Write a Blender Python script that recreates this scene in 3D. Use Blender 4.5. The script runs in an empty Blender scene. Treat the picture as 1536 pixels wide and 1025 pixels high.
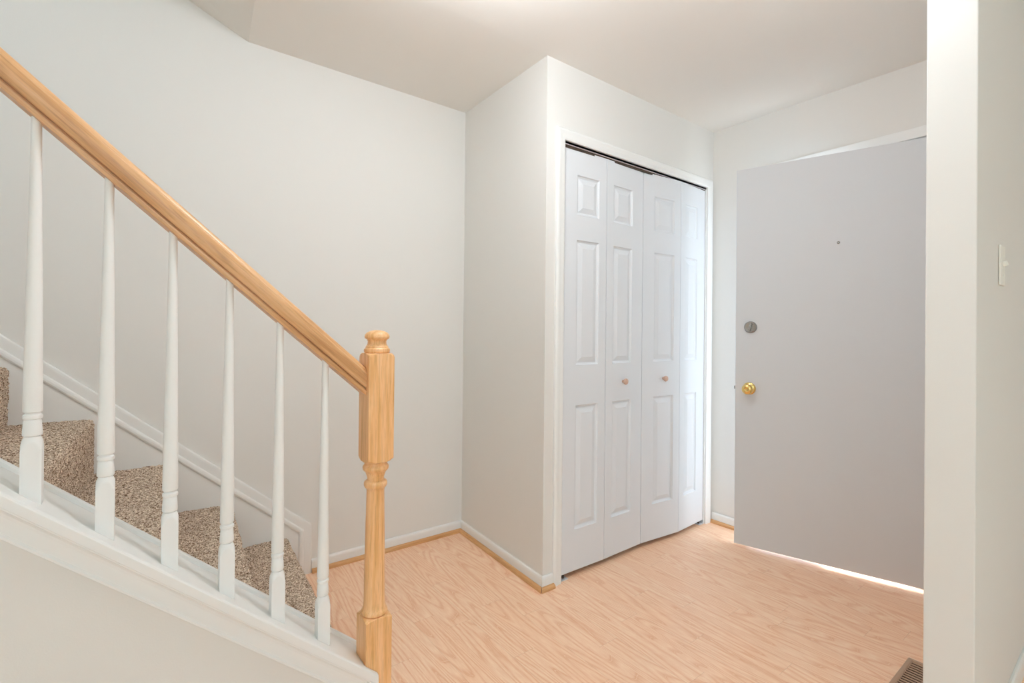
import bpy, bmesh, math, random
from mathutils import Vector, Matrix
random.seed(4)
S = bpy.context.scene
COL = S.collection
R = math.radians

# ------------------------------------------------------------------ camera
def make_camera():
    yaw, pitch, roll = 0.919879494, 0.004023168, 0.0098009
    cd = bpy.data.cameras.new('camera'); co = bpy.data.objects.new('camera', cd); COL.objects.link(co)
    f = Vector((math.cos(yaw)*math.cos(pitch), math.sin(yaw)*math.cos(pitch), math.sin(pitch)))
    r = Vector((math.sin(yaw), -math.cos(yaw), 0)); u = r.cross(f)
    r2 = math.cos(roll)*r + math.sin(roll)*u; u2 = -math.sin(roll)*r + math.cos(roll)*u
    m = Matrix((r2, u2, -f)).transposed().to_4x4()
    m.translation = (-1.47429, -2.47841, 1.17139)
    co.matrix_world = m
    cd.sensor_width = 36; cd.lens = 735.098/1536*36; cd.shift_y = -16.94/1536
    cd.clip_start = 0.02
    S.camera = co
make_camera()

# ------------------------------------------------------------------ light
S.view_settings.view_transform = 'Standard'; S.view_settings.look = 'None'
S.view_settings.gamma = 1; S.view_settings.use_curve_mapping = False
S.view_settings.exposure = 0.27
S.cycles.max_bounces = 24; S.cycles.diffuse_bounces = 16
W = bpy.data.worlds.new('world'); S.world = W; W.use_nodes = True
bg = W.node_tree.nodes['Background']; bg.inputs[0].default_value = (0.72, 0.87, 1.0, 1); bg.inputs[1].default_value = 2.9

LXW = -3.27
def area(name, loc, target, sx, sy, power, col):
    d = bpy.data.lights.new(name, 'AREA'); d.shape = 'RECTANGLE'; d.size = sx; d.size_y = sy
    d.energy = power; d.color = col
    o = bpy.data.objects.new(name, d); COL.objects.link(o); o.location = loc
    o.rotation_euler = (Vector(target)-Vector(loc)).to_track_quat('-Z', 'Y').to_euler()
    return o
area('daylight_fill', (-2.2, -6.55, 1.35), (-2.2, 0, 1.35), 1.4, 2.1, 6, (0.58, 0.86, 1.0))  # daylight through the rear window
area('daylight_fill', (LXW, -4.2, 1.4), (3, -4.2, 1.4), 2.2, 1.8, 9, (0.58, 0.86, 1.0))  # added fill light on the left wall, which has no window
area('stairwell_daylight', (-2.75, -0.55, 4.8), (-2.6, -0.5, 0), 0.8, 0.8, 18, (0.64, 0.92, 1.0))
sd = bpy.data.lights.new('sun', 'SUN'); sd.energy = 16.0; sd.angle = R(1.0); sd.color = (0.92, 0.96, 1.0)
so = bpy.data.objects.new('sun', sd); COL.objects.link(so)
so.rotation_euler = Vector((-0.50, -0.87, -0.23)).to_track_quat('-Z', 'Y').to_euler(); so.location = (6, 4, 6)

# ------------------------------------------------------------------ materials
def new_mat(name):
    m = bpy.data.materials.new(name); m.use_nodes = True
    nt = m.node_tree; return m, nt, nt.nodes['Principled BSDF']
def N(nt, t, **kw):
    n = nt.nodes.new(t)
    for k, v in kw.items():
        if hasattr(n, k): setattr(n, k, v)
        else: n.inputs[k].default_value = v
    return n
def paint(name, col, rough=0.6, bump=0.05, scale=260.0, spec=0.3, metal=0.0):
    m, nt, b = new_mat(name)
    b.inputs['Base Color'].default_value = (*col, 1); b.inputs['Roughness'].default_value = rough
    b.inputs['Specular IOR Level'].default_value = spec; b.inputs['Metallic'].default_value = metal
    tc = N(nt, 'ShaderNodeTexCoord'); no = N(nt, 'ShaderNodeTexNoise', Scale=scale, Detail=3.0)
    bp = N(nt, 'ShaderNodeBump', Strength=bump, Distance=0.002)
    nt.links.new(tc.outputs['Object'], no.inputs['Vector']); nt.links.new(no.outputs['Fac'], bp.inputs['Height'])
    nt.links.new(bp.outputs['Normal'], b.inputs['Normal'])
    return m
M = {}
M['wall'] = paint('cream_wall_paint', (0.752, 0.744, 0.718), 0.75, 0.08)
M['ceiling'] = paint('ceiling_paint', (0.81, 0.798, 0.77), 0.85, 0.08)
M['white'] = paint('white_trim_paint', (0.82, 0.825, 0.815), 0.42, 0.02)
M['closet'] = paint('white_closet_door_paint', (0.72, 0.745, 0.78), 0.45, 0.03)
M['door'] = paint('grey_door_paint', (0.67, 0.69, 0.715), 0.5, 0.05, 120)
M['brass'] = paint('polished_brass', (0.86, 0.60, 0.22), 0.16, 0.0, metal=1.0)
M['nickel'] = paint('satin_nickel', (0.44, 0.43, 0.42), 0.25, 0.02, metal=1.0)
M['dark'] = paint('dark_bronze_metal', (0.10, 0.075, 0.06), 0.45, 0.02, metal=0.6)
M['steel'] = paint('galvanised_steel', (0.55, 0.55, 0.56), 0.35, 0.05, metal=1.0)
M['brown'] = paint('brown_register_enamel', (0.46, 0.30, 0.20), 0.38, 0.12, 400, spec=0.6, metal=0.2)
M['zinc'] = paint('dull_zinc_plate', (0.60, 0.61, 0.63), 0.4, 0.1, spec=0.6)
M['black'] = paint('duct_shade_black', (0.03, 0.018, 0.012), 0.8)
M['knobwood'] = paint('pale_knob_wood', (0.62, 0.42, 0.33), 0.45, 0.1)
M['plate'] = paint('ivory_plastic', (0.85, 0.83, 0.77), 0.3, 0.0)
M['concrete'] = paint('pale_concrete', (0.62, 0.60, 0.57), 0.9, 0.3, 60)
M['alu'] = paint('aluminium_threshold', (0.75, 0.75, 0.75), 0.35, 0.05, metal=0.9)

def oak(name, axis, c0, c1, c2, rough=0.32):
    """honey oak with long straight grain and pores running along one local axis"""
    m, nt, b = new_mat(name); L = nt.links.new
    tc = N(nt, 'ShaderNodeTexCoord'); mp = N(nt, 'ShaderNodeMapping')
    s = [1, 1, 1]; s[axis] = 0.05; mp.inputs['Scale'].default_value = s
    L(tc.outputs['Object'], mp.inputs['Vector'])
    a = N(nt, 'ShaderNodeTexNoise', Scale=70.0, Detail=4.0, Roughness=0.6, Distortion=0.6)
    f = N(nt, 'ShaderNodeTexNoise', Scale=420.0, Detail=2.0)
    L(mp.outputs[0], a.inputs['Vector']); L(mp.outputs[0], f.inputs['Vector'])
    cr = N(nt, 'ShaderNodeValToRGB'); e = cr.color_ramp.elements
    e[0].position = 0.30; e[0].color = (*c2, 1); e[1].position = 0.66; e[1].color = (*c0, 1)
    k = e.new(0.5); k.color = (*c1, 1)
    L(a.outputs['Fac'], cr.inputs['Fac'])
    pr = N(nt, 'ShaderNodeMapRange'); pr.inputs['From Min'].default_value = 0.36; pr.inputs['From Max'].default_value = 0.48
    pr.inputs['To Min'].default_value = 0.88; pr.inputs['To Max'].default_value = 1.0
    L(f.outputs['Fac'], pr.inputs['Value'])
    mx = N(nt, 'ShaderNodeMix', data_type='RGBA', blend_type='MULTIPLY'); mx.inputs['Factor'].default_value = 1
    L(cr.outputs['Color'], mx.inputs['A']); L(pr.outputs[0], mx.inputs['B']); L(mx.outputs['Result'], b.inputs['Base Color'])
    b.inputs['Roughness'].default_value = rough
    bp = N(nt, 'ShaderNodeBump', Strength=0.06, Distance=0.001); L(f.outputs['Fac'], bp.inputs['Height']); L(bp.outputs['Normal'], b.inputs['Normal'])
    return m
OK = ((0.93, 0.575, 0.30), (0.87, 0.50, 0.23), (0.72, 0.37, 0.125))
M['oak_z'] = oak('honey_oak_upright', 2, *OK)
M['oak_x'] = oak('honey_oak_long', 0, (0.76, 0.465, 0.25), (0.70, 0.40, 0.19), (0.54, 0.27, 0.11))
SH = ((0.72, 0.42, 0.20), (0.66, 0.36, 0.155), (0.54, 0.27, 0.10))
M['shoe_x'] = oak('oak_shoe_long', 0, *SH)
M['shoe_y'] = oak('oak_shoe_cross', 1, *SH)

def floor_mat():
    m, nt, b = new_mat('oak_laminate_floor'); L = nt.links.new
    def math_(op, a=None, bb=None, **k):
        n = N(nt, 'ShaderNodeMath', operation=op)
        for i, v in enumerate((a, bb)):
            if v is None: continue
            if isinstance(v, (int, float)): n.inputs[i].default_value = v
            else: L(v, n.inputs[i])
        return n.outputs[0]
    tc = N(nt, 'ShaderNodeTexCoord'); sp = N(nt, 'ShaderNodeSeparateXYZ'); L(tc.outputs['Object'], sp.inputs[0])
    X, Y = sp.outputs['X'], sp.outputs['Y']
    row = math_('FLOOR', math_('DIVIDE', X, 0.0975))
    wn = N(nt, 'ShaderNodeTexWhiteNoise', noise_dimensions='1D'); L(row, wn.inputs['W'])
    yo = math_('ADD', Y, math_('MULTIPLY', wn.outputs['Value'], 3.7))
    brd = math_('FLOOR', math_('DIVIDE', yo, 0.62))
    cb = N(nt, 'ShaderNodeCombineXYZ'); L(row, cb.inputs['X']); L(brd, cb.inputs['Y'])
    w2 = N(nt, 'ShaderNodeTexWhiteNoise', noise_dimensions='3D'); L(cb.outputs[0], w2.inputs['Vector'])
    rnd = w2.outputs['Value']
    gc = N(nt, 'ShaderNodeCombineXYZ')
    L(math_('ADD', X, math_('MULTIPLY', rnd, 9.0)), gc.inputs['X'])
    L(math_('ADD', math_('MULTIPLY', Y, 0.085), math_('MULTIPLY', rnd, 5.0)), gc.inputs['Y'])
    big = N(nt, 'ShaderNodeTexNoise', Scale=8.0, Detail=1.2, Roughness=0.4, Distortion=0.2); L(gc.outputs[0], big.inputs['Vector'])
    rings = math_('FRACT', math_('MULTIPLY', big.outputs['Fac'], 24.0))
    rr = N(nt, 'ShaderNodeValToRGB'); L(rings, rr.inputs['Fac'])
    e = rr.color_ramp.elements
    e[0].position = 0.0; e[0].color = (0.70, 0.70, 0.70, 1); e[1].position = 1.0; e[1].color = (0, 0, 0, 1)
    k = e.new(0.40); k.color = (0, 0, 0, 1); k = e.new(0.86); k.color = (0.25, 0.25, 0.25, 1); k = e.new(0.96); k.color = (0.8, 0.8, 0.8, 1)
    fine = N(nt, 'ShaderNodeTexNoise', Scale=190.0, Detail=3.0, Roughness=0.65); L(gc.outputs[0], fine.inputs['Vector'])
    fm = N(nt, 'ShaderNodeMapRange'); L(fine.outputs['Fac'], fm.inputs['Value'])
    fm.inputs['From Min'].default_value = 0.40; fm.inputs['From Max'].default_value = 0.62; fm.inputs['To Min'].default_value = 0.0; fm.inputs['To Max'].default_value = 0.35
    g = math_('MINIMUM', math_('ADD', math_('MULTIPLY', rr.outputs['Color'], 1.0), fm.outputs[0]), 1.0)
    base = N(nt, 'ShaderNodeMix', data_type='RGBA'); L(rnd, base.inputs['Factor'])
    base.inputs['A'].default_value = (1.0, 0.725, 0.525, 1); base.inputs['B'].default_value = (0.99, 0.68, 0.475, 1)
    dk = N(nt, 'ShaderNodeMix', data_type='RGBA'); L(g, dk.inputs['Factor']); L(base.outputs['Result'], dk.inputs['A'])
    dk.inputs['B'].default_value = (0.83, 0.45, 0.26, 1)
    fx = math_('ABSOLUTE', math_('SUBTRACT', math_('FRACT', math_('DIVIDE', X, 0.195)), 0.5))
    fy = math_('ABSOLUTE', math_('SUBTRACT', math_('FRACT', math_('DIVIDE', yo, 0.62)), 0.5))
    seam = math_('MAXIMUM', math_('GREATER_THAN', fx, 0.4965), math_('GREATER_THAN', fy, 0.4988))
    sm = N(nt, 'ShaderNodeMix', data_type='RGBA'); L(math_('MULTIPLY', seam, 0.30), sm.inputs['Factor']); L(dk.outputs['Result'], sm.inputs['A'])
    sm.inputs['B'].default_value = (0.42, 0.22, 0.12, 1)
    L(sm.outputs['Result'], b.inputs['Base Color'])
    b.inputs['Roughness'].default_value = 0.33; b.inputs['Specular IOR Level'].default_value = 0.5
    bp = N(nt, 'ShaderNodeBump', Strength=0.04, Distance=0.001); L(g, bp.inputs['Height']); L(bp.outputs['Normal'], b.inputs['Normal'])
    return m
M['floor'] = floor_mat()

def carpet_mat():
    m, nt, b = new_mat('speckled_carpet'); L = nt.links.new
    tc = N(nt, 'ShaderNodeTexCoord')
    v = N(nt, 'ShaderNodeTexVoronoi', Scale=270.0); L(tc.outputs['Object'], v.inputs['Vector'])
    sp = N(nt, 'ShaderNodeSeparateColor'); L(v.outputs['Color'], sp.inputs[0])
    cr = N(nt, 'ShaderNodeValToRGB'); L(sp.outputs[0], cr.inputs['Fac']); e = cr.color_ramp.elements
    cr.color_ramp.interpolation = 'LINEAR'
    e[0].position = 0.0; e[0].color = (0.13, 0.08, 0.05, 1); e[1].position = 1.0; e[1].color = (0.82, 0.71, 0.59, 1)
    for p, c in ((0.16, (0.26, 0.17, 0.11)), (0.30, (0.42, 0.32, 0.24)), (0.7, (0.62, 0.50, 0.40))):
        k = e.new(p); k.color = (*c, 1)
    big = N(nt, 'ShaderNodeTexNoise', Scale=9.0, Detail=3.0); L(tc.outputs['Object'], big.inputs['Vector'])
    mr = N(nt, 'ShaderNodeMapRange'); L(big.outputs['Fac'], mr.inputs['Value']); mr.inputs['To Min'].default_value = 1.0; mr.inputs['To Max'].default_value = 1.3
    mx = N(nt, 'ShaderNodeMix', data_type='RGBA', blend_type='MULTIPLY'); mx.inputs['Factor'].default_value = 1
    L(cr.outputs['Color'], mx.inputs['A']); L(mr.outputs[0], mx.inputs['B']); L(mx.outputs['Result'], b.inputs['Base Color'])
    b.inputs['Roughness'].default_value = 1.0; b.inputs['Specular IOR Level'].default_value = 0.05
    bp = N(nt, 'ShaderNodeBump', Strength=0.7, Distance=0.004); L(v.outputs['Distance'], bp.inputs['Height']); L(bp.outputs['Normal'], b.inputs['Normal'])
    return m
M['carpet'] = carpet_mat()

# ------------------------------------------------------------------ helpers
def link(name, bm, mat, parent=None, smooth=False, loc=None):
    me = bpy.data.meshes.new(name)
    bmesh.ops.recalc_face_normals(bm, faces=bm.faces[:])
    bm.to_mesh(me); bm.free()
    me.materials.append(mat)
    if smooth:
        for p in me.polygons: p.use_smooth = True
        try: me.set_sharp_from_angle(angle=R(38))
        except Exception: pass
    o = bpy.data.objects.new(name, me); COL.objects.link(o)
    if loc is not None: o.location = loc
    if parent is not None: o.parent = parent
    return o
def tag(o, label, cat, group=None, kind=None):
    o['label'] = label; o['category'] = cat
    if group: o['group'] = group
    if kind: o['kind'] = kind
    return o
def thing(name, loc, label, cat, group=None, kind=None, rz=0.0):
    o = bpy.data.objects.new(name, None); COL.objects.link(o); o.location = loc; o.rotation_euler = (0, 0, rz)
    o.empty_display_size = 0.1
    return tag(o, label, cat, group, kind)
def struct(name, bm, mat, label, cat, smooth=False):
    return tag(link(name, bm, mat, None, smooth), label, cat, kind='structure')
def box(bm, x0, x1, y0, y1, z0, z1, bevel=0.0, seg=2):
    vs = [bm.verts.new((x, y, z)) for x in (x0, x1) for y in (y0, y1) for z in (z0, z1)]
    q = [(0, 1, 3, 2), (4, 6, 7, 5), (0, 4, 5, 1), (2, 3, 7, 6), (0, 2, 6, 4), (1, 5, 7, 3)]
    fs = [bm.faces.new([vs[i] for i in f]) for f in q]
    if bevel:
        es = {e for f in fs for e in f.edges}
        bmesh.ops.bevel(bm, geom=list(es), offset=bevel, segments=seg, affect='EDGES', profile=0.5)
def prism(bm, pts, d):
    """closed polygon extruded by vector d"""
    a = [bm.verts.new(p) for p in pts]; b = [bm.verts.new(Vector(p)+Vector(d)) for p in pts]
    n = len(a); bm.faces.new(a); bm.faces.new(b[::-1])
    for i in range(n): bm.faces.new((a[i], b[i], b[(i+1) % n], a[(i+1) % n]))
def loft(bm, rows, closed=True, caps=True):
    V = [[bm.verts.new(p) for p in r] for r in rows]; n = len(V[0])
    for a, b in zip(V, V[1:]):
        for i in range(n if closed else n-1):
            j = (i+1) % n; bm.faces.new((a[i], a[j], b[j], b[i]))
    if caps and closed:
        bm.faces.new(V[0][::-1]); bm.faces.new(V[-1])
    return V
def turned(bm, prof, hs=None, n=64, c=(0, 0), chamf=0.0):
    """lathe profile [(z, r)]; where hs is given the section is the square of half side hs cut by the lathe radius"""
    rows = []
    for z, r in prof:
        row = []
        for i in range(n):
            t = 2*math.pi*i/n
            rr = r
            if hs is not None:
                rr = min(r, hs/max(abs(math.cos(t)), abs(math.sin(t))))
            row.append((c[0]+rr*math.cos(t), c[1]+rr*math.sin(t), z))
        rows.append(row)
    loft(bm, rows)
def disc(bm, prof, org, axis, n=40):
    """lathe around an arbitrary axis, prof [(h, r)]"""
    a = Vector(axis).normalized(); p = a.orthogonal().normalized(); q = a.cross(p)
    loft(bm, [[Vector(org)+a*h+(p*math.cos(2*math.pi*i/n)+q*math.sin(2*math.pi*i/n))*r for i in range(n)] for h, r in prof])

H = 2.44; A = 0.79047; B = 1.391; E = 0.052; CS = 0.027
XW = 0.27; YW0 = -2.089; YW1 = -2.195      # partition end, hall face, living room face
LX = -3.3; RY = -6.6                        # living room left and rear walls
YB = -0.985; YF = -1.115                    # knee wall faces
cap_z = lambda x: 0.235 + 0.872*(-0.973-x)
rail_z = lambda x: 0.992 + 0.884*(-0.959-x)

# ------------------------------------------------------------------ shell
bm = bmesh.new(); box(bm, LX-0.1, B+0.06, RY-0.1, 0.1, -0.1, 0.0)
struct('floor', bm, M['floor'], 'peach oak strip laminate floor of the entry hall', 'floor')
bm = bmesh.new()
xe0, xe1 = -1.094, -1.20
def cz(y): return H + CS*max(0, (y+A)/A)
def cquad(bm, pts):
    prism(bm, [(x, y, cz(y)) for x, y in pts], (0, 0, 0.1))
cquad(bm, [(xe0-0.0764, -A), (B+0.1, -A), (B+0.1, 0.05), (xe0, 0.0)])
cquad(bm, [(xe1, -1.12), (B+0.1, -1.12), (B+0.1, -A), (xe0-0.0764, -A)])
cquad(bm, [(LX-0.1, RY-0.1), (B+0.1, RY-0.1), (B+0.1, -1.12), (LX-0.1, -1.12)])
struct('ceiling', bm, M['ceiling'], 'plain off-white ceiling over the hall, cut out above the stairs', 'ceiling')
bm = bmesh.new()
sl = lambda x: 2.463 + 0.42*(xe0-x)
xm = xe0-0.0764
prism(bm, [(xe0, 0.0, cz(0)), (xm, -A, H), (-2.5, -A, sl(-2.5)), (-2.5, 0.0, sl(-2.5))], (0, 0, 0.1))
prism(bm, [(xm, -A, H), (xe1, -1.12, H), (-2.5, -1.12, sl(-2.5)), (-2.5, -A, sl(-2.5))], (0, 0, 0.1))
box(bm, -2.6, -2.5, -1.12, 0.05, 3.0, 4.9)
struct('ceiling_stairs', bm, M['ceiling'], 'sloping soffit rising above the stairs at the top left', 'ceiling')
bm = bmesh.new(); box(bm, LX-0.1, -2.5, -1.22, 0.1, 4.85, 4.95)
struct('ceiling_upper', bm, M['ceiling'], 'upper ceiling high over the stairwell, out of view', 'ceiling')
bm = bmesh.new(); box(bm, LX-0.1, B+0.15, 0.0, 0.1, 0.0, 4.9)
struct('wall_back', bm, M['wall'], 'long cream wall behind the stairs and railing', 'wall')
bm = bmesh.new(); box(bm, LX-0.1, LX, RY, 0.0, 0.0, 4.9)
struct('wall_left', bm, M['wall'], 'cream wall at the left end of the stairs, out of view', 'wall')
bm = bmesh.new(); box(bm, LX, -2.5, -1.22, -1.12, H, 4.9)
struct('wall_upper', bm, M['wall'], 'upper wall on the open side of the stairwell, out of view', 'wall')
bm = bmesh.new()
prism(bm, [(E, 0, 0), (0, -A, 0), (0.095, -A, 0), (0.095, 0, 0)], (0, 0, H+0.05))
struct('wall_closet_side', bm, M['wall'], 'narrow cream side wall of the closet, facing the stairs', 'wall')
CL, CR, CT = 0.108, 1.318, 2.066
bm = bmesh.new()
box(bm, 0.095, CL, -A, -A+0.1, 0, H+0.02); box(bm, CR, B, -A, -A+0.1, 0, H+0.02); box(bm, CL, CR, -A, -A+0.1, CT, H+0.02)
struct('wall_closet_front', bm, M['wall'], 'cream wall around and above the folding closet doors', 'wall')
DY0, DY1, DZ = -1.948, -1.030, 2.088       # doorway
bm = bmesh.new()
box(bm, B, B+0.14, DY1, 0.0, 0, H+0.02); box(bm, B, B+0.14, YW0-0.02, DY0, 0, H+0.02); box(bm, B, B+0.14, DY0, DY1, DZ, H+0.02)
box(bm, B, B+0.14, RY-0.1, YW0-0.02, 0, H+0.02)
struct('wall_front', bm, M['wall'], 'cream wall behind the open grey front door', 'wall')
bm = bmesh.new(); box(bm, XW, B, YW1, YW0, 0, H+0.02, 0.003)
struct('wall_right', bm, M['wall'], 'cream partition wall on the right carrying the light switch', 'wall')
bm = bmesh.new()
box(bm, LX, -2.95, RY-0.1, RY, 0, H+0.02); box(bm, -1.45, B, RY-0.1, RY, 0, H+0.02)
box(bm, -2.95, -1.45, RY-0.1, RY, 0, 0.25); box(bm, -2.95, -1.45, RY-0.1, RY, 2.42, H+0.02)
struct('wall_rear', bm, M['wall'], 'cream wall with the large window behind the camera', 'wall')
def window(name, x0, x1, y0, y1, z0, z1, label):
    bm = bmesh.new(); t = 0.06
    if x1-x0 > y1-y0:
        box(bm, x0, x1, y0, y1, z0, z0+t); box(bm, x0, x1, y0, y1, z1-t, z1)
        for x in (x0, (x0+x1)/2-t/2, x1-t): box(bm, x, x+t, y0, y1, z0+t, z1-t)
    else:
        box(bm, x0, x1, y0, y1, z0, z0+t); box(bm, x0, x1, y0, y1, z1-t, z1)
        for y in (y0, (y0+y1)/2-t/2, y1-t): box(bm, x0, x1, y, y+t, z0+t, z1-t)
    struct(name, bm, M['white'], label, 'window')
window('window_1', -2.95, -1.45, RY-0.08, RY-0.04, 0.25, 2.42, 'white framed window behind the camera')
bm = bmesh.new(); box(bm, B+0.14, 14, -12, 12, -0.16, -0.04)
struct('ground', bm, M['concrete'], 'pale sunlit paving outside the front door', 'ground')

# knee wall under the railing
bm = bmesh.new(); xk = -0.9515
prism(bm, [(xk, YF, 0), (xk, YF, cap_z(xk)-0.02), (LX, YF, cap_z(LX)-0.02), (LX, YF, 0)], (0, YB-YF, 0))
prism(bm, [(xk, -1.0395, 0), (xk, -1.0395, cap_z(xk)-0.03), (-0.925, -1.0395, cap_z(-0.925)-0.03), (-0.925, -1.0395, 0)], (0, YB+1.0395, 0))
struct('wall_stairs', bm, M['wall'], 'cream knee wall below the stair railing, lower left', 'wall')

# ------------------------------------------------------------------ trim
def mitred(bm, zline, m, xend, xleft, zbot, prof, yback):
    """moulding whose outer edge follows a sloping line then turns straight down at xend; prof [(inset, y)]"""
    c = 1/math.sqrt(1+m*m)
    rows = []
    P = list(prof)
    P = P + [(P[-1][0], yback), (P[0][0], yback)]
    for k in range(3):
        r = []
        for d, y in P:
            off = d/c
            if k == 0: x = xleft; z = zline(x)-off
            elif k == 1: x = xend-d; z = zline(x)-off
            else: x = xend-d; z = zbot
            r.append((x, y, z))
        rows.append(r)
    loft(bm, rows)
# cap board with a raised strip along the stair side; its front lip runs on past the newel and turns down
bm = bmesh.new()
def cap_sec(x, ys):
    return [(x, y, cap_z(x)+dz) for y, dz in ys]
sec = [(-0.968, -0.030), (-0.968, 0.011), (-0.971, 0.013), (-0.981, 0.013), (-0.984, 0.010), (-0.985, 0.0), (-1.129, 0.0), (-1.1333, -0.002), (-1.135, -0.006), (-1.135, -0.028), (-1.132, -0.030)]
loft(bm, [cap_sec(LX, sec), cap_sec(xk, sec)])
lip = [(-1.1208, -0.030), (-1.1208, 0.0), (-1.129, 0.0), (-1.1333, -0.002), (-1.135, -0.006), (-1.135, -0.028), (-1.132, -0.030)]
loft(bm, [cap_sec(xk, lip), cap_sec(-0.918, lip)])
prism(bm, [(-0.943, -1.1345, 0), (-0.943, -1.1345, cap_z(-0.943)-0.0302), (-0.9185, -1.1345, cap_z(-0.9185)-0.0302), (-0.9185, -1.1345, 0)], (0, 0.0135, 0))
back = [(-0.968, -0.030), (-0.968, 0.011), (-0.971, 0.013), (-0.981, 0.013), (-0.984, 0.010), (-0.985, 0.0), (-1.0395, 0.0), (-1.0395, -0.030)]
loft(bm, [cap_sec(xk, back), cap_sec(-0.918, back)])
struct('trim_1', bm, M['white'], 'white sloping cap board that carries the balusters', 'trim')
bm = bmesh.new()
mitred(bm, lambda x: cap_z(x)-0.029, 0.872, -0.942, LX, 0.0,
       [(0.0, -1.120), (0.0, -1.1305), (0.004, -1.1305), (0.006, -1.126), (0.010, -1.1235), (0.016, -1.1225), (0.040, -1.1225), (0.044, -1.1265), (0.048, -1.1265), (0.050, -1.122), (0.050, -1.116)], -1.114)
struct('trim_2', bm, M['white'], 'white moulding under the sloping cap board', 'trim')
# wall stringer along the back wall
sk = lambda x: 0.282 + 0.860*(-0.856-x)
bm = bmesh.new()
mitred(bm, sk, 0.86, -0.80, LX, 0.0,
       [(0.0, -0.001), (0.0, -0.011), (0.004, -0.014), (0.010, -0.015), (0.036, -0.015), (0.040, -0.019), (0.046, -0.021), (0.053, -0.021), (0.058, -0.018), (0.060, -0.012)], -0.001)
prism(bm, [(-0.85, -0.012, 0), (-0.85, -0.012, sk(-0.85)-0.07), (LX, -0.012, sk(LX)-0.07), (LX, -0.012, sk(LX)-0.75), (-1.3, -0.012, 0)], (0, 0.0115, 0))
struct('trim_3', bm, M['white'], 'white skirt board climbing the wall beside the carpeted stairs', 'trim')

BH = 0.062
def base_run(name, p, q, nrm, label, shoe_name, shoe_label, e0=0.0, e1=0.0, s0=0.0, s1=0.0, axis='shoe_x'):
    p, q, n = Vector((*p, 0)), Vector((*q, 0)), Vector((*nrm, 0)).normalized()
    d = (q-p).normalized()
    def run(prof, a, b):
        bm = bmesh.new()
        # the run's ends are mitred by a*depth and b*depth
        loft(bm, [[p - d*(a*t) + n*t + Vector((0, 0, z)) for t, z in prof], [q + d*(b*t) + n*t + Vector((0, 0, z)) for t, z in prof]])
        return bm
    struct(name, run([(0.0005, 0.0), (0.012, 0.0), (0.012, BH-0.012), (0.010, BH-0.004), (0.006, BH), (0.0005, BH)], e0, e1), M['white'], label, 'baseboard')
    if shoe_name:
        pr = [(0.0125, 0.0), (0.028, 0.0)] + [(0.0125+0.0155*math.cos(t), 0.006+0.0135*math.sin(t)) for t in [R(a) for a in (0, 18, 36, 54, 72, 90)]]
        struct(shoe_name, run(pr, e0, e1), M[axis], shoe_label, 'trim', True)
dv = Vector((-E, -A)).normalized()
base_run('baseboard_back', (-0.798, 0), (E, 0), (0, -1), 'low white baseboard along the back wall behind the newel post', 'trim_4', 'honey oak shoe moulding along the back wall', 0, -0.93)
base_run('baseboard_closet', (E, 0), (0, -A), (-A, E), 'low white baseboard along the closet side wall', 'trim_5', 'honey oak shoe moulding along the closet side wall', -1.06, 1.0, axis='shoe_y')
base_run('baseboard_corner', (0, -A), (0.056, -A), (0, -1), 'short white baseboard stub at the closet corner', 'trim_6', 'short honey oak shoe moulding stub at the closet corner', 1.0, 0)
base_run('baseboard_front', (B, -A-0.013), (B, -0.973), (-1, 0), 'short white baseboard between closet and front door', 'trim_7', 'short oak shoe moulding between closet and front door', 0, 0, axis='shoe_y')
base_run('baseboard_right', (XW, YW1), (B, YW1), (0, -1), 'white baseboard below the light switch, bottom right corner', None, None, 0, 0)

# closet casing
bm = bmesh.new()
CW = 0.052
cprof = [(0.0, 0.0), (0.0, -0.010), (0.006, -0.015), (0.014, -0.016), (0.030, -0.013), (0.044, -0.012), (0.052, -0.009), (0.052, 0.0)]
rows = []
for k in range(4):
    r = []
    for d, y in cprof:
        x0 = CL-CW+d; x1 = CR+CW-d; zt = CT+CW+0.012-d
        r.append([(x0, -A+y-0.0005, 0.0), (x0, -A+y-0.0005, zt), (x1, -A+y-0.0005, zt), (x1, -A+y-0.0005, 0.0)][k])
    rows.append(r)
loft(bm, rows)
box(bm, CL+0.0005, CL+0.006, -A+0.0, -A+0.1, 0, CT); box(bm, CR-0.006, CR-0.0005, -A, -A+0.1, 0, CT); box(bm, CL+0.006, CR-0.006, -A, -A+0.1, CT-0.001, CT+0.011)
struct('trim_8', bm, M['white'], 'white casing framing the folding closet doors', 'trim')
# front door casing, jamb and threshold
bm = bmesh.new()
for y0, y1, z0, z1 in ((DY1, DY1+0.055, 0, DZ+0.05), (DY0-0.055, DY0, 0, DZ+0.05), (DY0, DY1, DZ, DZ+0.05)):
    box(bm, B-0.015, B-0.0005, y0, y1, z0, z1, 0.003)
box(bm, B-0.002, B+0.14, DY1-0.001, DY1+0.018, 0, DZ); box(bm, B-0.002, B+0.14, DY0-0.018, DY0+0.001, 0, DZ); box(bm, B-0.002, B+0.14, DY0, DY1, DZ-0.001, DZ+0.018)
struct('trim_9', bm, M['white'], 'white casing around the front doorway, seen above the door', 'trim')
bm = bmesh.new(); box(bm, B+0.03, B+0.2, DY0+0.002, DY1-0.002, -0.02, 0.006, 0.003)
struct('trim_10', bm, M['alu'], 'pale metal threshold under the front door', 'trim')

# ------------------------------------------------------------------ front door
dl = Vector((1.160, -1.067, 0)); du = Vector((0.275, -0.9614, 0)).normalized(); dn = Vector((-0.9614, -0.275, 0)).normalized()   # dn faces the room
DW = 0.912
door = thing('door_1', (dl.x, dl.y, 0), 'plain flat grey front door standing ajar at right', 'door', kind='structure', rz=math.atan2(du.y, du.x))
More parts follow.
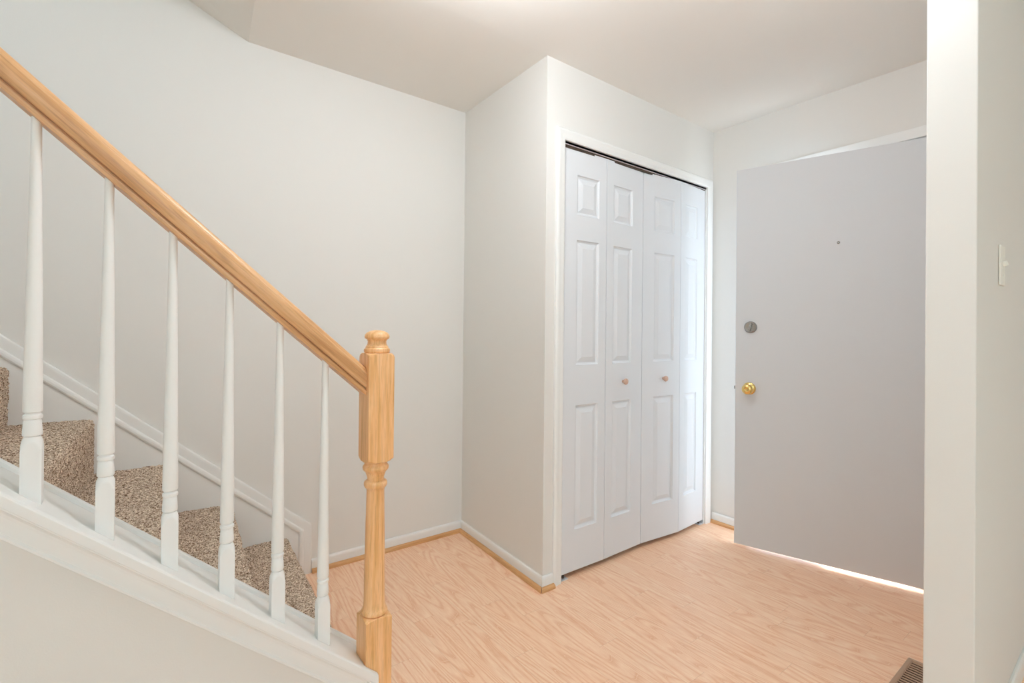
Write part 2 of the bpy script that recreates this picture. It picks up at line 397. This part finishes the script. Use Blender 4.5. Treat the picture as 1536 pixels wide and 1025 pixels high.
# local frame: x along the leaf from latch to hinge, -y is the room side (local y = outwards)
T = 0.044
bm = bmesh.new(); box(bm, 0, DW, 0, T, 0.0165, 2.082, 0.0015, 1)
link('door_leaf', bm, M['door'], door)
k = bmesh.new(); c = (0.072, -0.0003, 0.877)
disc(k, [(0, 0.033), (0.004, 0.033), (0.008, 0.029), (0.010, 0.017), (0.022, 0.012), (0.030, 0.012), (0.034, 0.018), (0.042, 0.0255), (0.052, 0.028), (0.060, 0.0265), (0.065, 0.021), (0.0665, 0.012), (0.0655, 0.0105), (0.0655, 0.002)], c, (0, -1, 0))
kn = link('door_knob', k, M['brass'], door, True); kn['label'] = 'polished brass door knob'
k = bmesh.new(); box(k, c[0]-0.0015, c[0]+0.0015, -0.0685, -0.0655, 0.872, 0.882)
link('knob_button', k, M['brass'], kn)
k = bmesh.new(); c = (0.0765, -0.0003, 1.211)
disc(k, [(0, 0.0325), (0.004, 0.0325), (0.009, 0.029), (0.011, 0.0265), (0.0105, 0.020), (0.0105, 0.009), (0.016, 0.008), (0.016, 0.001)], c, (0, -1, 0))
db = link('deadbolt', k, M['nickel'], door, True); db['label'] = 'round satin nickel deadbolt'
k = bmesh.new(); box(k, c[0]-0.0045, c[0]+0.0045, -0.030, -0.016, c[2]-0.021, c[2]+0.021, 0.003)
bmesh.ops.rotate(k, verts=k.verts[:], cent=Vector((c[0], -0.02, c[2])), matrix=Matrix.Rotation(R(14), 3, 'Y'))
link('thumb_turn', k, M['nickel'], db)
k = bmesh.new(); disc(k, [(0, 0.007), (0.003, 0.007), (0.004, 0.0055), (0.0025, 0.004), (0.0025, 0.0005)], (0.473, -0.0003, 1.633), (0, -1, 0), 24)
o = link('peephole', k, M['nickel'], door, True); o['label'] = 'tiny metal peephole'
k = bmesh.new(); box(k, -0.009, 0.002, 0.014, 0.030, 0.868, 0.886, 0.002)
o = link('latch_bolt', k, M['nickel'], door)

# ------------------------------------------------------------------ closet bifold doors
def panel_mesh(w, z0, z1, fx0, fx1, fields, t=0.030):
    """moulded door leaf in local coords: x along, -y front; recessed and raised fields"""
    bm = bmesh.new()
    xs = [0, fx0, fx1, w]; zs = [z0] + [v for f in fields for v in f] + [z1]
    V = {}
    def vert(x, y, z):
        k = (round(x, 5), round(y, 5), round(z, 5))
        if k not in V: V[k] = bm.verts.new((x, y, z))
        return V[k]
    for i in range(3):
        for j in range(len(zs)-1):
            x0, x1, a, b = xs[i], xs[i+1], zs[j], zs[j+1]
            if i == 1 and j % 2 == 1:
                loops = []
                for d, y in ((0, 0), (0.004, 0.0065), (0.010, 0.0095), (0.013, 0.0098), (0.036, 0.0022), (0.038, 0.0012)):
                    loops.append([vert(x0+d, y, a+d), vert(x1-d, y, a+d), vert(x1-d, y, b-d), vert(x0+d, y, b-d)])
                for p, q in zip(loops, loops[1:]):
                    for n in range(4): bm.faces.new((p[n], p[(n+1) % 4], q[(n+1) % 4], q[n]))
                bm.faces.new(loops[-1])
            else:
                bm.faces.new([vert(x0, 0, a), vert(x1, 0, a), vert(x1, 0, b), vert(x0, 0, b)])
    # rim and back
    def rim(pts):
        for p, q in zip(pts, pts[1:]):
            bm.faces.new([vert(*p), vert(*q), vert(q[0], t, q[2]), vert(p[0], t, p[2])])
    rim([(x, 0, z0) for x in xs]); rim([(x, 0, z1) for x in xs]); rim([(0, 0, z) for z in zs]); rim([(w, 0, z) for z in zs])
    for j in range(len(zs)-1):
        for i in range(3):
            bm.faces.new([vert(xs[i], t, zs[j]), vert(xs[i+1], t, zs[j]), vert(xs[i+1], t, zs[j+1]), vert(xs[i], t, zs[j+1])])
    return bm
FIELDS = [(0.222, 0.820), (1.015, 1.622), (1.744, 1.936)]
joints = [(0.1155, -0.781), (0.4140, -0.786), (0.7145, -0.778), (1.026, -0.806), (1.3105, -0.785)]
def leaf(parent, p, q, wide_left, knob):
    p, q = Vector((*p, 0)), Vector((*q, 0)); d = q-p; w = d.length-0.003
    f0, f1 = (0.090, w-0.052) if wide_left else (0.052, w-0.090)
    o = link('door_panel', panel_mesh(w, 0.024, 2.0575, f0, f1, FIELDS), M['closet'], parent)
    o.location = p - parent.location + d.normalized()*0.0015
    o.rotation_euler = (0, 0, math.atan2(d.y, d.x))
    if knob is not None:
        k = bmesh.new()
        disc(k, [(0, 0.008), (0.006, 0.007), (0.010, 0.009), (0.014, 0.0145), (0.020, 0.0165), (0.025, 0.0145), (0.028, 0.008), (0.0285, 0.001)], (knob, -0.0003, 0.919), (0, -1, 0), 28)
        kk = link('knob', k, M['knobwood'], o, True); kk['label'] = 'small pale wooden knob'
    return o
pl = thing('door_2', (joints[0][0], joints[0][1], 0), 'left pair of white folding closet doors, lying flat and closed', 'door', kind='structure')
leaf(pl, joints[0], joints[1], True, None); leaf(pl, joints[1], joints[2], False, 0.138)
pr_ = thing('door_3', (joints[4][0], joints[4][1], 0), 'right pair of white folding closet doors, slightly buckled outward', 'door', kind='structure')
leaf(pr_, joints[2], joints[3], True, 0.170); leaf(pr_, joints[3], joints[4], False, None)
# overhead track and floor pivots
tr = thing('closet_track', ((CL+CR)/2, -A+0.020, CT-0.002), 'dark metal sliding track above the folding closet doors', 'track')
bm = bmesh.new(); hw = (CR-CL)/2-0.008
box(bm, -hw, hw, -0.014, -0.012, -0.013, 0); box(bm, -hw, hw, 0.012, 0.014, -0.013, 0); box(bm, -hw, hw, -0.012, 0.012, -0.002, 0)
link('rail', bm, M['dark'], tr)
for x in (-hw+0.03, 0.10, hw-0.03):
    bm = bmesh.new(); box(bm, x-0.014, x+0.014, -0.010, 0.010, -0.010, -0.0025, 0.002)
    o = link('guide', bm, M['steel'], tr)
for x, lab, sgn in ((CL+0.008, 'small metal floor pivot under the left closet door edge', 1), (CR-0.008, 'small metal floor pivot under the right closet door edge', -1)):
    t = thing('pivot_bracket', (x, -0.770, 0), lab, 'bracket', 'closet floor pivots')
    bm = bmesh.new(); box(bm, min(0, sgn*0.045), max(0, sgn*0.045), -0.022, 0.020, 0.0004, 0.0035, 0.001); box(bm, -0.001, 0.001, -0.020, 0.020, 0.003, 0.02)
    link('plate', bm, M['zinc'], t)
    bm = bmesh.new(); disc(bm, [(0, 0.007), (0.012, 0.007), (0.012, 0.004), (0.021, 0.004)], (sgn*0.026, -0.002, 0.0036), (0, 0, 1), 16)
    link('pin', bm, M['dark'], t)

# ------------------------------------------------------------------ staircase
RISE, RUN, NOSE, Z1 = 0.2085, 0.2335, -0.902, 0.196
st = thing('staircase', (-0.9, -0.5, 0), 'straight flight of stairs covered in speckled beige carpet', 'stairs')
def step_mesh(i):
    """carpet wrapped over one tread: riser, rounded nose, tread"""
    xn = NOSE - RUN*i; zt = Z1 + RISE*i; zb = 0.001 if i == 0 else zt-RISE-0.004
    r = 0.022
    prof = []
    n = max(2, int((zt-r-zb)/0.0055))
    for k in range(n): prof.append((xn-0.003, zb+(zt-r-zb)*k/n, (1, 0)))
    for k in range(9):
        a = R(90*k/8); prof.append((xn-r+r*math.cos(a)-0.003*(1-k/8), zt-r+r*math.sin(a), (math.cos(a), math.sin(a))))
    n = int((RUN-r)/0.0055)
    for k in range(1, n+2): prof.append((xn-r-(RUN-r+0.006)*k/(n+1), zt, (0, 1)))
    y0, y1 = -0.0125, -0.984; ny = int((y0-y1)/0.0055)
    bm = bmesh.new(); rows = []
    for j in range(ny+1):
        y = y0+(y1-y0)*j/ny; sx = 0.052*y/0.85
        row = []
        for x, z, nr in prof:
            d = random.uniform(-0.0026, 0.0026) + 0.0012*math.sin(y*41+x*17)
            row.append(bm.verts.new((x+sx+nr[0]*d+random.uniform(-.001, .001), min(max(y+random.uniform(-.001, .001), y1), y0), max(z+nr[1]*d, 0.0008))))
        rows.append(row)
    for a, b in zip(rows, rows[1:]):
        for k in range(len(prof)-1): bm.faces.new((a[k], a[k+1], b[k+1], b[k]))
    bmesh.ops.translate(bm, verts=bm.verts[:], vec=(0.9, 0.5, 0))
    return bm
for i in range(8):
    link('carpeted_step', step_mesh(i), M['carpet'], st, True)

# ------------------------------------------------------------------ newel post
NX, NY = -0.9115, -1.080
nw = thing('newel_post', (NX, NY, 0), 'turned honey oak newel post at the foot of the stairs', 'newel post')
hs = 0.0393
def cone(z0, z1, r0, r1, n=14):
    return [(z0+(z1-z0)*k/n, r0+(r1-r0)*k/n) for k in range(n+1)]
big = hs*1.39
bm = bmesh.new(); turned(bm, [(0.0, big), (0.30, big)] + cone(0.3325, 0.3370, big, hs*1.18, 5) + [(0.3395, 0.0385)], hs)
link('base_block', bm, M['oak_z'], nw, True)
bm = bmesh.new(); turned(bm, [(0.3390, 0.030), (0.340, 0.0350), (0.3425, 0.0378), (0.347, 0.0380), (0.352, 0.0362), (0.356, 0.0335), (0.366, 0.0315), (0.380, 0.0305), (0.452, 0.0300), (0.58, 0.0278), (0.66, 0.0262), (0.699, 0.0256), (0.706, 0.0262), (0.709, 0.0280), (0.711, 0.0305), (0.716, 0.0330), (0.722, 0.0338), (0.727, 0.0325), (0.730, 0.0290), (0.732, 0.0240), (0.740, 0.0245), (0.750, 0.0275), (0.757, 0.0300), (0.759, 0.0330), (0.763, 0.0365), (0.769, 0.0380), (0.7735, 0.0372), (0.777, 0.0340), (0.780, 0.0325), (0.7875, 0.0325)])
link('turned_shaft', bm, M['oak_z'], nw, True)
bm = bmesh.new(); turned(bm, [(0.787, 0.0370)] + cone(0.7895, 0.7990, hs*1.12, big, 8) + [(0.82, big), (1.0, big), (1.094, big), (1.0995, 0.0530), (1.1035, 0.0475), (1.106, 0.0415)], hs)
link('upper_block', bm, M['oak_z'], nw, True)
bm = bmesh.new(); turned(bm, [(1.1055, 0.0335), (1.108, 0.0365), (1.113, 0.0378), (1.118, 0.0370), (1.121, 0.0335), (1.123, 0.0325), (1.125, 0.0325), (1.128, 0.0300), (1.134, 0.0272), (1.140, 0.0268), (1.145, 0.0285), (1.148, 0.0330), (1.150, 0.0352), (1.155, 0.0362), (1.161, 0.0345), (1.167, 0.0290), (1.171, 0.0200), (1.1735, 0.0100), (1.1742, 0.0010)])
link('finial', bm, M['oak_z'], nw, True)

# ------------------------------------------------------------------ handrail
ang = math.atan(0.884)
half = [(0.0, 0.0), (0.0205, 0.0), (0.0215, 0.002), (0.0225, 0.0105), (0.0150, 0.0112), (0.0140, 0.0130), (0.0145, 0.0148), (0.0225, 0.0156), (0.0255, 0.021), (0.0280, 0.028), (0.0292, 0.035), (0.0290, 0.042), (0.0278, 0.0475), (0.0248, 0.0495), (0.0235, 0.0535), (0.0185, 0.058), (0.0110, 0.0610), (0.0, 0.0620)]
prof = half + [(-y, z) for y, z in half[-2:0:-1]]
Mr = Matrix.Translation((-0.9515, NY, rail_z(-0.9515))) @ Matrix.Rotation(ang, 4, 'Y')
Mi = Mr.inverted()
bm = bmesh.new()
loft(bm, [[Mi @ Vector((x, NY+y, rail_z(x)+h/math.cos(ang))) for y, h in prof] for x in (-0.9515, -1.3, -1.7, -2.2, -2.7)])
hr = link('handrail', bm, M['oak_x'], None, True); hr.matrix_world = Mr
tag(hr, 'honey oak handrail sloping down to the newel post', 'handrail')

# ------------------------------------------------------------------ balusters
ORD = ['first', 'second', 'third', 'fourth', 'fifth', 'sixth', 'seventh', 'eighth']
b0 = thing('baluster', (0, 0, 0), '', 'baluster', 'white balusters along the stair railing')
bs = 0.0165; bb = bs*1.39
bm = bmesh.new(); turned(bm, [(-0.016, bb), (0.05, bb), (0.096, bb)] + cone(0.100, 0.1255, bb, 0.0132, 10), bs, 48)
link('square_base', bm, M['white'], b0, True)
bm = bmesh.new(); turned(bm, [(0.1235, 0.0112), (0.1262, 0.0116), (0.1280, 0.0150), (0.131, 0.0157), (0.140, 0.0152), (0.158, 0.0140), (0.1598, 0.0126), (0.1612, 0.0126), (0.1625, 0.0150), (0.166, 0.0158), (0.170, 0.0152), (0.1722, 0.0122), (0.1745, 0.0120), (0.1765, 0.0150), (0.180, 0.0155), (0.30, 0.0143), (0.50, 0.0116), (0.70, 0.0090), (0.782, 0.0083)], None, 40)
link('turned_shaft', bm, M['white'], b0, True)
for k in range(8):
    x = -1.0605 - 0.1171*k
    if k == 0: o = b0
    else:
        o = b0.copy(); COL.objects.link(o)
        for ch in list(b0.children):
            c = ch.copy(); COL.objects.link(c); c.parent = o
    o.location = (x, NY, cap_z(x))
    o['label'] = '%s white turned baluster counting up from the oak newel post' % ORD[k]

# ------------------------------------------------------------------ floor register
X1, Y1 = 0.765, -1.937; RL, RW = 0.300, 0.142
rg = thing('floor_register', (X1-RL/2, Y1-RW/2, 0), 'brown metal floor register in the laminate beside the right partition', 'floor vent')
bm = bmesh.new(); a, b, f = RL/2, RW/2, 0.0165
zf = [(0.0, 0.0005), (0.003, 0.0045), (0.010, 0.006), (f-0.003, 0.006), (f, 0.004), (f, 0.001)]
loops = [[(-a+d, -b+d, z), (a-d, -b+d, z), (a-d, b-d, z), (-a+d, b-d, z)] for d, z in zf]
loft(bm, loops, True, False)
link('frame', bm, M['brown'], rg)
bm = bmesh.new(); box(bm, -a+f-0.001, a-f+0.001, -b+f-0.001, b-f+0.001, 0.0004, 0.0009)  # flat dark sheet standing in for the shade inside the duct
link('duct_shade', bm, M['black'], rg)
n = 17
for i in range(n):
    x = -a+f+(2*a-2*f)*(i+0.5)/n
    bm = bmesh.new(); box(bm, x-0.0036, x+0.0030, -b+f, b-f, 0.0012, 0.0050, 0.0008, 1)
    link('louver', bm, M['brown'], rg)
bm = bmesh.new(); box(bm, -a+f, a-f, -0.004, 0.004, 0.0010, 0.0049)
link('crossbar', bm, M['brown'], rg)

# ------------------------------------------------------------------ light switch
sw = thing('light_switch', (0.588, YW1, 1.386), 'ivory toggle light switch on the right partition wall', 'light switch')
bm = bmesh.new(); box(bm, -0.036, 0.036, -0.006, -0.0004, -0.060, 0.060, 0.0025)
link('wall_plate', bm, M['plate'], sw)
bm = bmesh.new(); box(bm, -0.005, 0.005, -0.018, -0.006, -0.004, 0.011, 0.002)
bmesh.ops.rotate(bm, verts=bm.verts[:], cent=Vector((0, -0.006, 0)), matrix=Matrix.Rotation(R(-18), 3, 'X'))
link('toggle', bm, M['plate'], sw)
for z in (-0.030, 0.030):
    bm = bmesh.new(); disc(bm, [(0, 0.0035), (0.001, 0.0032), (0.0014, 0.001)], (0, -0.0058, z), (0, -1, 0), 16)
    link('screw', bm, M['plate'], sw)

# ------------------------------------------------------------------ globe fill lamps added above the frame to brighten hall and stairs
def fill_globe(x, y, strength, label, r=0.1, d=0.17):
    lp = thing('added_fill_lamp', (x, y, H), label, 'lamp')
    bm = bmesh.new(); disc(bm, [(0, 0.07), (0.012, 0.07), (0.018, 0.055), (0.02, 0.03), (d-r+0.004, 0.026)], (0, 0, -0.0005), (0, 0, -1))
    link('base', bm, M['white'], lp, True)
    gm, gnt, gb = new_mat('fill_globe_glow'); gb.inputs['Base Color'].default_value = (0.9, 0.9, 0.88, 1)
    gb.inputs['Emission Color'].default_value = (0.89, 0.93, 0.98, 1); gb.inputs['Emission Strength'].default_value = strength
    bm = bmesh.new(); disc(bm, [(d-r*math.cos(R(a)), r*math.sin(R(a))) for a in (1, 10, 20, 30, 40, 50, 60, 70, 80, 90, 100, 110, 120, 130, 140, 150, 160, 170, 179)], (0, 0, -0.0005), (0, 0, -1), 32)
    link('globe', bm, gm, lp, True)
fill_globe(-0.66, -1.40, 48, 'added frosted globe fill lamp over the foot of the stairs, above the picture')
fill_globe(0.08, -1.92, 24, 'small added globe fill lamp near the right partition, above the picture', 0.065, 0.09)

# ------------------------------------------------------------------ added uplighter behind the camera, standing in for bounced flash
fl = thing('bounce_fill_lamp', (-1.9, -4.6, 0), 'added white uplighter for ceiling bounce light behind the camera', 'floor lamp')
bm = bmesh.new(); disc(bm, [(0, 0.15), (0.015, 0.15), (0.03, 0.03)], (0, 0, 0.0005), (0, 0, 1)); link('base', bm, M['white'], fl, True)
bm = bmesh.new(); disc(bm, [(0.03, 0.014), (1.50, 0.014)], (0, 0, 0), (0, 0, 1), 16); link('pole', bm, M['white'], fl, True)
bm = bmesh.new(); disc(bm, [(1.50, 0.02), (1.51, 0.06), (1.60, 0.19), (1.60, 0.185), (1.515, 0.05), (1.512, 0.002)], (0, 0, 0), (0, 0, 1)); link('lamp_shade', bm, M['white'], fl, True)
ud = bpy.data.lights.new('uplight', 'AREA'); ud.shape = 'DISK'; ud.size = 0.3; ud.energy = 34; ud.color = (0.46, 0.85, 1.0)
uo = bpy.data.objects.new('uplight', ud); COL.objects.link(uo); uo.location = (0, 0, 1.605); uo.rotation_euler = (math.pi, 0, 0); uo.parent = fl
